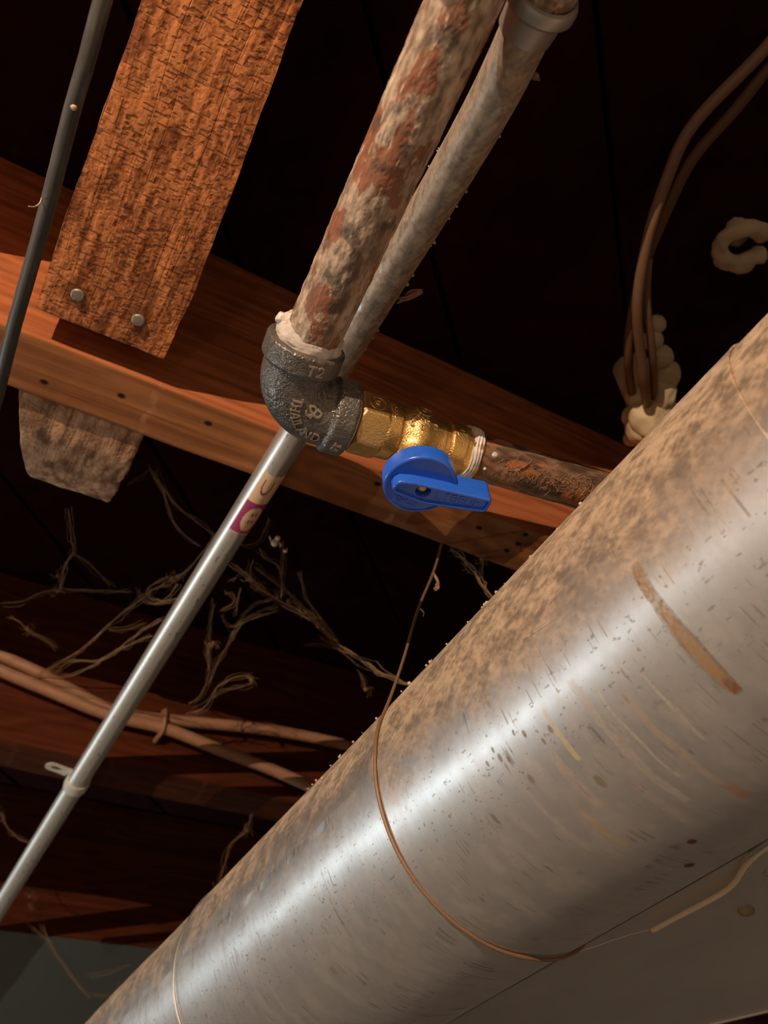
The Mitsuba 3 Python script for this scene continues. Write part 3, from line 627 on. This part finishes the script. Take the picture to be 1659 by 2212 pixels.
ear_o = [(0, -.0065), (-.004, -.0060), (-.018, -.0062), (-.0215, -.0045), (-.023, 0), (-.0215, .0045), (-.018, .0062), (-.004, .0060), (0, .0065)]
ear = m3.Manifold.extrude(m3.CrossSection([np.array(ear_o)[::-1]]), .0014) - m3.Manifold.extrude(m3.CrossSection([np.array([(-.0125 + .0055 * math.cos(t), .0026 * math.sin(t)) for t in np.arange(24) * 2 * math.pi / 24])]), .01).translate([0, 0, -.004])
ear = m3.Manifold.warp_batch(ear, lambda v: np.c_[v[:, 0], v[:, 1], v[:, 2] - .0022 * np.clip(-v[:, 0] / .02, 0, 1)]) if False else ear
ca_, sa_ = math.cos(math.radians(16)), math.sin(math.radians(16))
obj('ear', place(ear, np.array([[ca_, -sa_, 0], [sa_, ca_, 0], [0, 0, 1.0]]), e0), 'm_strap', st, smooth=30)

hose = thing('black_cable', 'black rubber cable at the far left edge, dusty towards its top', 'cable')
hp = spline(np.array([(-.0296, -.40, .380), (-.0300, -.12, .388), (-.0298, .0, .393), (-.0294, .1182, .395), (-.0285, .1409, .395), (-.0280, .1658, .395), (-.0258, .2111, .395), (-.0236, .2866, .396), (-.0215, .3300, .397), (-.021, .42, .398), (-.024, .6, .399)]) * .885, 180)
obj('sheath', tube(hp, .0032, 24, disp=pipe_disp(.00018, 200, 6)), 'm_hose', hose, smooth=True)
obj('lint_thread', tube(spline([aty(90, 428, .1850), aty(84, 441, .1850), aty(72, 447, .1845), aty(62, 446, .1835)], 12), .0003, 6), 'm_wire_pale', hose, smooth=True, label='pale thread of lint')
obj('lint_speck', blob(hp[np.argmin(abs(hp[:, 1] - .146))] + np.array([.0005, -.0010, -.0032]), .0012, 5, .5, 600, 2), 'm_wire_pale', hose, smooth=True)

def cable(pts, r, n, name, label, group, mat='m_cable', flat=1.0):
    return single(name, tube(spline(pts, n), r, 18, flat=flat), mat, label, 'cable', group, smooth=True)
Yc = .7060
cable([aty(-260, 1300, Yc), aty(0, 1416, Yc), aty(100, 1462, Yc), aty(240, 1532, Yc), aty(330, 1552, Yc - .004), aty(480, 1566, Yc - .006), aty(600, 1580, Yc - .008), aty(770, 1616, Yc - .012), aty(960, 1680, Yc - .02)], .0056, 120, 'brown_cable',
      'upper brown cable stapled to the far joist, running nearly level to the duct', None)
cable([aty(-260, 1322, Yc - .008), aty(0, 1448, Yc - .008), aty(110, 1494, Yc - .008), aty(245, 1547, Yc - .008), aty(350, 1572, Yc - .009), aty(470, 1618, Yc - .008), aty(560, 1652, Yc - .008), aty(690, 1708, Yc - .01), aty(860, 1790, Yc - .014)], .0056, 120, 'brown_cable',
      'lower brown cable stapled to the far joist, slanting down behind the duct', None)
s0 = aty(352, 1558, Yc - .012)
single('cable_staple', cat_([tube(spline([s0 + [0, .018, .009], s0 + [0, -.002, .009], s0 + [0, -.0045, .002], s0 + [0, -.0045, -.006], s0 + [0, -.002, -.011], s0 + [0, .018, -.011]], 24), .0022, 8, flat=1.6)]), 'm_cable',
       'tan staple holding the two brown cables to the far joist', 'staple', smooth=True)

# right-hand cables through foam
def zc(u, v, z): return at(u, v, z)
rc1 = [zc(1760, -30, .50), zc(1659, 98, .50), zc(1575, 185, .50), zc(1490, 280, .50), zc(1447, 370, .50), zc(1412, 470, .50), zc(1388, 570, .502), zc(1377, 670, .505), zc(1385, 770, .512), zc(1395, 850, .522), zc(1400, 905, .56)]
rc2 = [zc(1760, 60, .515), zc(1659, 150, .515), zc(1590, 235, .515), zc(1510, 325, .515), zc(1465, 400, .515), zc(1425, 490, .515), zc(1393, 570, .515), zc(1372, 650, .515), zc(1360, 720, .517), zc(1358, 790, .522), zc(1366, 850, .545)]
rc3 = [zc(1400, 560, .508), zc(1396, 640, .508), zc(1404, 720, .512), zc(1412, 800, .520), zc(1412, 870, .540)]
cable(rc1, .0036, 110, 'tan_cable', 'tan cable bending down into the foam at the upper right, the nearer and lighter one', None, 'm_tan_cable')
cable(rc2, .0034, 110, 'tan_cable', 'dim tan cable just behind the lighter one at the upper right', None, 'm_dim_cable')
cable(rc3, .0030, 60, 'tan_cable', 'short third cable beside the other two where they enter the foam', None, 'm_tan_cable')
fm = [(1400, 900, .535, .0155), (1380, 860, .545, .010), (1425, 850, .540, .012), (1440, 810, .545, .010), (1428, 770, .545, .0085), (1410, 735, .545, .0075), (1420, 700, .550, .0065), (1385, 925, .535, .012), (1420, 930, .54, .013), (1370, 900, .545, .009), (1432, 890, .54, .011), (1365, 945, .55, .008)]
foam = cat_([blob(zc(u, v, z), r * 1.05, 60 + i, .35, 70, 3) for i, (u, v, z, r) in enumerate(fm)] + [tube([zc(1405, 880, .545), zc(1405, 880, .545) + np.array([.0, .0, .056])], .016, 14)])
single('spray_foam', foam, 'm_foam', 'lumpy cream spray foam around the tan cables, beside the duct', 'foam', smooth=True)
rp = [zc(u, v, .548) for u, v in ((1648, 515), (1625, 497), (1590, 500), (1562, 520), (1556, 545), (1568, 568), (1598, 570), (1625, 556), (1650, 552))]
rr = spline(rp, 40)
def ring_disp(v, n): return n * (.0042 * (meshkit.fbm(v * 110, 3, 21) - .5) * 2)[:, None]
single('spray_foam', cat_([tube(rr, .0062, 20, disp=ring_disp), tube([zc(1590, 505, .552), zc(1590, 505, .601)], .009, 12, disp=ring_disp)]), 'm_foam', 'ring shaped curl of cream foam at the right edge', 'foam', smooth=True)

# ------------------------------------------------------------------ duct, hanger wire, trunk
duct = thing('round_duct', 'big round galvanised duct, dusty and rust-streaked, across the lower right', 'duct')
SB, SA = .0726, .5480
def duct_section(y0, y1, r0, r1, rolled=True):
    n = 96; ys = np.linspace(y0, y1, 90); prof = []
    for k, y in enumerate(ys): prof.append((y, r0 + (r1 - r0) * k / (len(ys) - 1)))
    if rolled: prof = [(y0, r0 - .0012), (y0 - .0006, r0 - .0006), (y0 - .0004, r0 + .0002)] + prof + [(y1, r1 - .0012)]
    def warp(th, s, r): return r + .00035 * np.sin(3 * th + s * 9) + .00025 * np.sin(5 * th - s * 23)
    th = np.radians(30) + np.arange(n + 1) / n * 2 * np.pi; pr = np.array(prof)
    rr = warp(th[None, :], pr[:, 0:1], np.repeat(pr[:, 1:2], n + 1, 1)); yy = np.repeat(pr[:, 0:1], n + 1, 1)
    v = np.stack([DX + rr * np.cos(th), yy, DZ + rr * np.sin(th)], -1).reshape(-1, 3)
    uv = np.stack([np.repeat(th[None, :] * DR, len(pr), 0), yy], -1).reshape(-1, 2)
    i, j = np.meshgrid(np.arange(len(pr) - 1), np.arange(n), indexing='ij'); c = n + 1
    q = np.stack([i * c + j, (i + 1) * c + j, (i + 1) * c + j + 1, i * c + j + 1], -1).reshape(-1, 4)
    return trimesh.Trimesh(v, np.vstack([q[:, [0, 1, 2]], q[:, [0, 2, 3]]]), process=False), uv
def add_section(*a):
    m, uv = duct_section(*a); key = numbered('round_duct__section')
    scene[key] = ply(trimesh.Trimesh(np.array(m.vertices) + OFF, m.faces, process=False), 'm_duct', smooth=True, uv=uv)
add_section(SB, SA, DR, DR)
add_section(-.36, SB + .02, DR - .0008, DR - .0008)
add_section(SA - .02, 1.30, DR - .0009, DR - .0009)
def bead(y, r, rb): t = np.linspace(0, 2 * np.pi, 121); return tube(np.stack([DX + r * np.cos(t), y + 0 * t, DZ + r * np.sin(t)], 1), rb, 8, caps=False)
obj('seam_bead', bead(SA + .0050, DR - .0006, .0011), 'm_galv', duct, smooth=True, label='bright rolled seam')
def clumps(pts, seed, r0=.0006, r1=.0016):
    rng = np.random.default_rng(seed); return cat_([blob(p, rng.uniform(r0, r1), seed + i, .5, 600, 1) for i, p in enumerate(pts)])
rng = np.random.default_rng(3)
cl = []
for k in range(26):
    y = rng.choice([.235, .31, .38, .255, .2, .33]) + rng.normal(0, .018); th = math.radians(rng.normal(139, 4)); cl.append((DX + (DR + .0003) * math.cos(th), y, DZ + (DR + .0003) * math.sin(th)))
k_ = obj('dust_clump', clumps(cl, 50, .0003, .0010), 'm_wire_pale', duct, smooth=True, label='small clumps of tan dust on the upper side'); labels[k_]['kind'] = 'stuff'
cl = []
for k in range(46):
    y = rng.uniform(.07, .30); ang = math.radians(rng.choice([165, 340]) + rng.normal(0, 8)); cl.append(on_conduit(y, ang, .0092))
k_ = obj('dust_clump', clumps(cl, 90, .0003, .0009), 'm_wire_pale', con, smooth=True, label='tan dust along the edges'); labels[k_]['kind'] = 'stuff'
lf = on_conduit(.165, math.radians(-20), .0095)
obj('lint', cat_([tube(spline([lf + rng.normal(0, .0015, 3), lf + [.004, -.003, .002] + rng.normal(0, .0015, 3), lf + [.009, -.006, .003] + rng.normal(0, .001, 3)], 8), .0005, 5) for k in range(7)]), 'm_fluff', con, smooth=True, label='tuft of brown lint')
# hanger wire: from the joist's lower edge down to the duct and around it
hang = thing('hanger_wire', 'thin brown hanger wire from the joist, looped around the round duct', 'wire')
rw = .00082; t = np.radians(np.linspace(146, 305, 90))
loop = np.stack([DX + (DR + rw * .9) * np.cos(t), np.interp(np.degrees(t), [146, 160, 172, 185, 197, 210, 223, 237, 255, 270, 295, 305], [.3020, .2985, .2970, .2977, .2984, .2994, .2998, .2999, .2999, .2998, .3035, .3070]), DZ + (DR + rw * .9) * np.sin(t)], 1)
top = np.array([.2806, .3440, JZ + .004])
straight = [top, top + (loop[0] - top) * .25 + [.001, 0, .0], top + (loop[0] - top) * .5 - [.0008, 0, 0], top + (loop[0] - top) * .75 + [.0004, 0, 0]]
obj('loop', tube(np.vstack([spline([*straight, loop[0], loop[6]], 60)[:-1], loop[6:]]), rw, 10), 'm_wire', hang, smooth=True)
obj('lint', cat_([tube(spline([straight[1] + rng.normal(0, .0006, 3), straight[1] + [.003, 0, -.006], straight[1] + [.002, 0, -.012] + rng.normal(0, .001, 3)], 10), .0008, 6) for k in range(5)]), 'm_fluff', hang, smooth=True, label='dusty lint caught on the wire')
obj('lint', tube(spline([straight[2] + [0, 0, .001], straight[2] + [.0035, 0, -.001], straight[2] + [.003, 0, -.0045]], 10), .0004, 5), 'm_wire_pale', hang, smooth=True, label='curled thread of lint')

# trunk duct beside it
TZ = .165
tr = thing('trunk_duct', 'large flat metal duct below and right of the round duct, at the lower right corner', 'duct')
tp = np.array([(.3475, -.30), (.940, -.30), (.770, .013), (.352, .762), (.3475, .762)])
body = m3.Manifold.extrude(m3.CrossSection([tp]), .11).translate([0, 0, TZ])
bm = shifted0(body.refine_to_length(.03)); v = np.array(bm.vertices); low = v[:, 2] < TZ + .001; v[low, 2] += .0015 * (meshkit.fbm(v[low] * 9, 3, 4) - .5); bm.vertices = v
obj('body', bm, 'm_trunk', tr, smooth=20)
hem = [np.r_[p, TZ - .0006] for p in tp[1:4]]
obj('hem', cat_([tube([hem[1] + (hem[0] - hem[1]) * s for s in np.linspace(0, 1, 12)], .0012, 8), tube([hem[1] + (hem[2] - hem[1]) * s for s in np.linspace(0, 1, 20)], .0012, 8)]), 'm_trunk', tr, smooth=True)
def screw(p, r, name='screw'):
    m = lathe([(0, 0), (.0001, r * .3), (.0005, r * .62), (.0013, r * .88), (.0024, r), (.0034, r), (.0034, 0)], p, (0, 0, 1), 30); v = np.array(m.vertices) - p; m.vertices = v * [1, .62, 1] @ np.array([[.8, .6, 0], [-.6, .8, 0], [0, 0, 1.0]]).T + p; return m
obj('screw', screw(at(1611, 1965, TZ) - [0, 0, .0033], .0044), 'm_dull_screw', tr, label='dull brass screw head')
obj('screw', screw(at(1668, 1882, TZ) - [0, 0, .0030], .0044), 'm_steel_nail', tr, label='dull screw head at the frame edge')
bw = [at(1409, 2010, TZ - .004), at(1480, 1972, TZ - .0035), at(1553, 1933, TZ - .003), at(1588, 1905, TZ - .0025), at(1606, 1876, TZ - .0025), at(1630, 1850, TZ - .003), at(1665, 1824, TZ - .004), at(1720, 1795, TZ - .004)]
single('bent_wire', tube(spline(bw, 70), .00128, 10), 'm_bent_wire', 'short bent tan wire lying under the flat duct near the right edge', 'wire', smooth=True)
single('metal_pin', tube([at(1622, 1842, TZ - .003), at(1720, 1772, TZ - .003)], [.0016, .0016], 14), 'm_galv', 'short silver metal pin beside the bent wire at the right edge', 'metal pin', smooth=30)

# ------------------------------------------------------------------ cobwebs
def strand(pts, r, wig=.0016, seed=0, n=None):
    p = np.array([atd(*q) for q in pts]); ln = np.linalg.norm(np.diff(p, axis=0), axis=1).sum(); n = n or int(max(8, ln / .004)); s = spline(p, n)
    w = np.stack([meshkit.fbm(s * 70 + k * 31, 3, seed + k) - .5 for k in range(3)], 1); rr = r * (.55 + .9 * meshkit.fbm(s * 120, 3, seed + 7)); return tube(s + w * wig * 2, rr, 5)
def web(name, label, lines, seed, clots=(), fine=3, gain=.62, mat='m_web'):
    ms = []; rng = random.Random(seed)
    for i, l in enumerate(lines):
        ms.append(strand(l[1:], l[0] * gain, seed=seed + i))
        for k in range(fine):                     # finer threads running loosely beside it
            q = [(u + rng.uniform(-7, 7), v + rng.uniform(-7, 7), d + rng.uniform(-.012, .012)) for u, v, d in l[1:]]
            ms.append(strand(q, l[0] * .24, .0030, seed + 40 * k + i))
    for i, (u, v, d, r) in enumerate(clots):
        ms.append(blob(atd(u, v, d), r * .62, seed + 70 + i, .9, 420, 2, (1, 1, 1.2)))
        for k in range(7): a = rng.uniform(0, 6.28); ms.append(strand([(u, v, d), (u + 9 * math.cos(a), v + 9 * math.sin(a), d + rng.uniform(-.01, .01)), (u + 17 * math.cos(a + .5), v + 17 * math.sin(a + .5), d)], .00013, .001, seed + 90 + 7 * i + k))
    return single(name, cat_(ms), mat, label, 'cobweb', smooth=True)
MM = .001
web('cobweb', 'dusty cobweb strands left of the silver conduit, between wood block and cables', [
    (.9 * MM, (470, 1150, .63), (400, 1236, .66), (340, 1270, .69), (300, 1298, .70), (240, 1345, .73), (150, 1420, .76), (75, 1462, .78), (0, 1508, .80)),
    (.7 * MM, (350, 1340, .66), (290, 1375, .69), (215, 1425, .72), (165, 1426, .74), (110, 1460, .77)),
    (.6 * MM, (330, 1375, .67), (260, 1400, .70), (190, 1445, .73), (125, 1465, .76)),
    (.5 * MM, (385, 1262, .66), (350, 1300, .68), (310, 1295, .70), (300, 1275, .70)),
    (.6 * MM, (365, 1250, .67), (330, 1262, .68), (318, 1285, .69), (345, 1298, .68), (392, 1290, .66)),
    (.55 * MM, (148, 1100, .66), (154, 1170, .67), (157, 1192, .67), (142, 1218, .68), (132, 1262, .69), (124, 1278, .70)),
    (.35 * MM, (157, 1195, .67), (190, 1216, .68), (232, 1256, .69), (240, 1265, .70)),
    (.55 * MM, (128, 1270, .70), (190, 1275, .70), (240, 1276, .70), (278, 1279, .70)),
    (.4 * MM, (0, 1305, .71), (50, 1298, .71), (84, 1283, .70), (124, 1272, .70)),
    (.5 * MM, (20, 1334, .72), (45, 1345, .72), (60, 1360, .73), (90, 1378, .73), (120, 1400, .74)),
    (.6 * MM, (322, 1010, .62), (345, 1050, .625), (365, 1098, .63), (385, 1140, .635), (432, 1180, .64)),
    (.45 * MM, (332, 1018, .62), (375, 1085, .625), (430, 1132, .63), (470, 1165, .635)),
    (.35 * MM, (276, 1048, .61), (300, 1034, .615), (322, 1012, .62)),
    (.35 * MM, (235, 1360, .70), (275, 1360, .70), (310, 1347, .69))],
    100, [(358, 1262, .68, .0030), (385, 1245, .67, .0036), (372, 1250, .67, .0028), (136, 1238, .68, .0014), (125, 1243, .68, .0016), (124, 1278, .70, .0016), (330, 1297, .69, .0014), (58, 1358, .73, .0014)])
web('cobweb', 'tangled dusty cobweb between the silver conduit and the round duct', [
    (1.5 * MM, (640, 1300, .72), (690, 1350, .72), (730, 1390, .71), (790, 1430, .69), (850, 1465, .66), (890, 1482, .64)),
    (.7 * MM, (650, 1235, .72), (655, 1275, .72), (675, 1310, .71), (705, 1352, .70), (730, 1385, .70)),
    (.8 * MM, (500, 1215, .64), (540, 1250, .66), (585, 1285, .68), (640, 1320, .70), (700, 1360, .70)),
    (.6 * MM, (550, 1225, .66), (600, 1262, .68), (650, 1305, .70), (690, 1340, .71)),
    (.55 * MM, (560, 1185, .66), (570, 1205, .66), (600, 1222, .67), (608, 1250, .67), (606, 1290, .68)),
    (.5 * MM, (610, 1170, .67), (612, 1210, .67), (609, 1250, .68)),
    (.5 * MM, (525, 1177, .64), (555, 1172, .65), (575, 1140, .66), (582, 1120, .66)),
    (.45 * MM, (548, 1210, .65), (540, 1240, .66), (560, 1265, .67), (590, 1290, .68)),
    (.45 * MM, (485, 1280, .65), (505, 1285, .66), (502, 1305, .67), (482, 1318, .67)),
    (.5 * MM, (600, 1310, .70), (560, 1322, .71), (520, 1350, .72), (490, 1395, .73), (470, 1430, .74), (452, 1478, .75)),
    (.5 * MM, (590, 1295, .70), (545, 1312, .71), (515, 1345, .72), (498, 1375, .73)),
    (.45 * MM, (460, 1295, .66), (455, 1350, .70), (452, 1400, .73), (452, 1450, .75), (430, 1505, .76), (410, 1520, .76)),
    (.9 * MM, (452, 1390, .73), (447, 1415, .73), (455, 1450, .74)),
    (.8 * MM, (545, 1470, .76), (535, 1462, .76), (500, 1466, .76), (475, 1480, .76), (460, 1500, .77), (440, 1530, .78), (400, 1545, .79)),
    (.6 * MM, (545, 1474, .76), (520, 1485, .76), (490, 1490, .77), (460, 1508, .77)),
    (.4 * MM, (690, 1375, .71), (730, 1400, .71), (780, 1440, .71), (830, 1455, .70)),
    (.35 * MM, (480, 1330, .68), (500, 1355, .70), (540, 1338, .70), (600, 1322, .70)),
    (.35 * MM, (655, 1395, .72), (690, 1390, .72), (720, 1400, .71)),
    (.4 * MM, (775, 1450, .70), (785, 1470, .70), (792, 1488, .70)),
    (.4 * MM, (495, 1255, .65), (520, 1245, .66), (545, 1238, .66)),
    (.35 * MM, (510, 1330, .69), (512, 1300, .68), (520, 1270, .67))],
    200, [(625, 1300, .70, .0030), (600, 1290, .69, .0024), (650, 1318, .70, .0034), (455, 1395, .73, .0022), (543, 1470, .76, .0022), (460, 1388, .72, .0020), (790, 1490, .70, .0022), (560, 1265, .67, .0018), (535, 1252, .66, .0016)])
web('cobweb', 'dusty brown cobweb strand slanting from the joist to the duct, right of the hanger wire', [
    (1.0 * MM, (975, 1186, .62), (990, 1195, .62), (1012, 1222, .60), (1035, 1250, .59), (1050, 1276, .58), (1062, 1290, .575)),
    (.6 * MM, (1038, 1205, .62), (1040, 1225, .62), (1038, 1248, .62))], 300, [(1040, 1208, .62, .0018), (1012, 1222, .60, .0010)])
web('cobweb', 'faint hanging cobweb thread below the far joist, left of the duct', [
    (.5 * MM, (540, 1760, .82), (532, 1795, .83), (500, 1822, .84), (490, 1850, .84), (478, 1890, .84), (470, 1920, .84))], 320, [(470, 1920, .84, .0014), (533, 1795, .83, .0013)])
web('cobweb', 'thin cobweb threads over the grey sheet metal at the lower left', [
    (.5 * MM, (62, 1955, 1.0), (85, 1985, 1.0), (105, 2030, .98), (150, 2105, .95), (195, 2155, .93)), (.35 * MM, (40, 1975, 1.0), (90, 2020, .98), (120, 2050, .97)),
    (.35 * MM, (190, 2110, .94), (230, 2105, .93), (280, 2085, .92)), (.3 * MM, (200, 2150, .92), (250, 2145, .92), (256, 2120, .92))], 340, [(64, 1937, 1.0, .0016)])
web('cobweb', 'short cobweb thread at the left edge below the conduit strap', [(.5 * MM, (0, 1758, .86), (20, 1790, .86), (45, 1815, .86), (75, 1825, .85))], 360, [(4, 1758, .86, .0014)])
web('cobweb', 'fine pale thread stretched across the flat duct below the round duct', [(.30 * MM, (960, 2172, .430), (1100, 2115, .432), (1220, 2065, .434), (1400, 2010, .436))], 380, (), 0, .9, 'm_bent_wire')
hk = thing('insect_husk', 'small pale insect husk hanging in the cobweb right of the conduit', 'insect husk')
hd = .66
obj('body', cat_([blob(atd(593, 1173, hd), .0029, 3, .25, 300, 2), blob(atd(600, 1163, hd), .0022, 4, .25, 300, 2)]), 'm_husk', hk, smooth=True)
obj('leg', strand([(582, 1158, hd), (586, 1168, hd), (590, 1172, hd)], .0006, .0004, 5), 'm_husk', hk, smooth=True)
obj('leg', strand([(602, 1172, hd), (608, 1178, hd), (604, 1180, hd)], .0005, .0004, 6), 'm_husk', hk, smooth=True)
single('dry_flake', tube(spline([atd(612, 1188, hd), atd(618, 1192, hd), atd(620, 1184, hd)], 8), [.0003, .001, .0012, .0012, .001, .0008, .0006, .0003], 6, flat=.3), 'm_husk', 'tiny dry flake in the cobweb below the insect husk', 'flake', smooth=True)
single('dead_leaf', tube(spline([atd(1146, 152, .46), atd(1152, 162, .46), atd(1160, 168, .46), atd(1167, 175, .46)], 10), [.0002, .0006, .0012, .0018, .0022, .0022, .0018, .0012, .0006, .0002], 8, flat=.25), 'm_rust', 'small orange leaf scrap hanging right of the conduit near the top', 'leaf scrap', smooth=True)
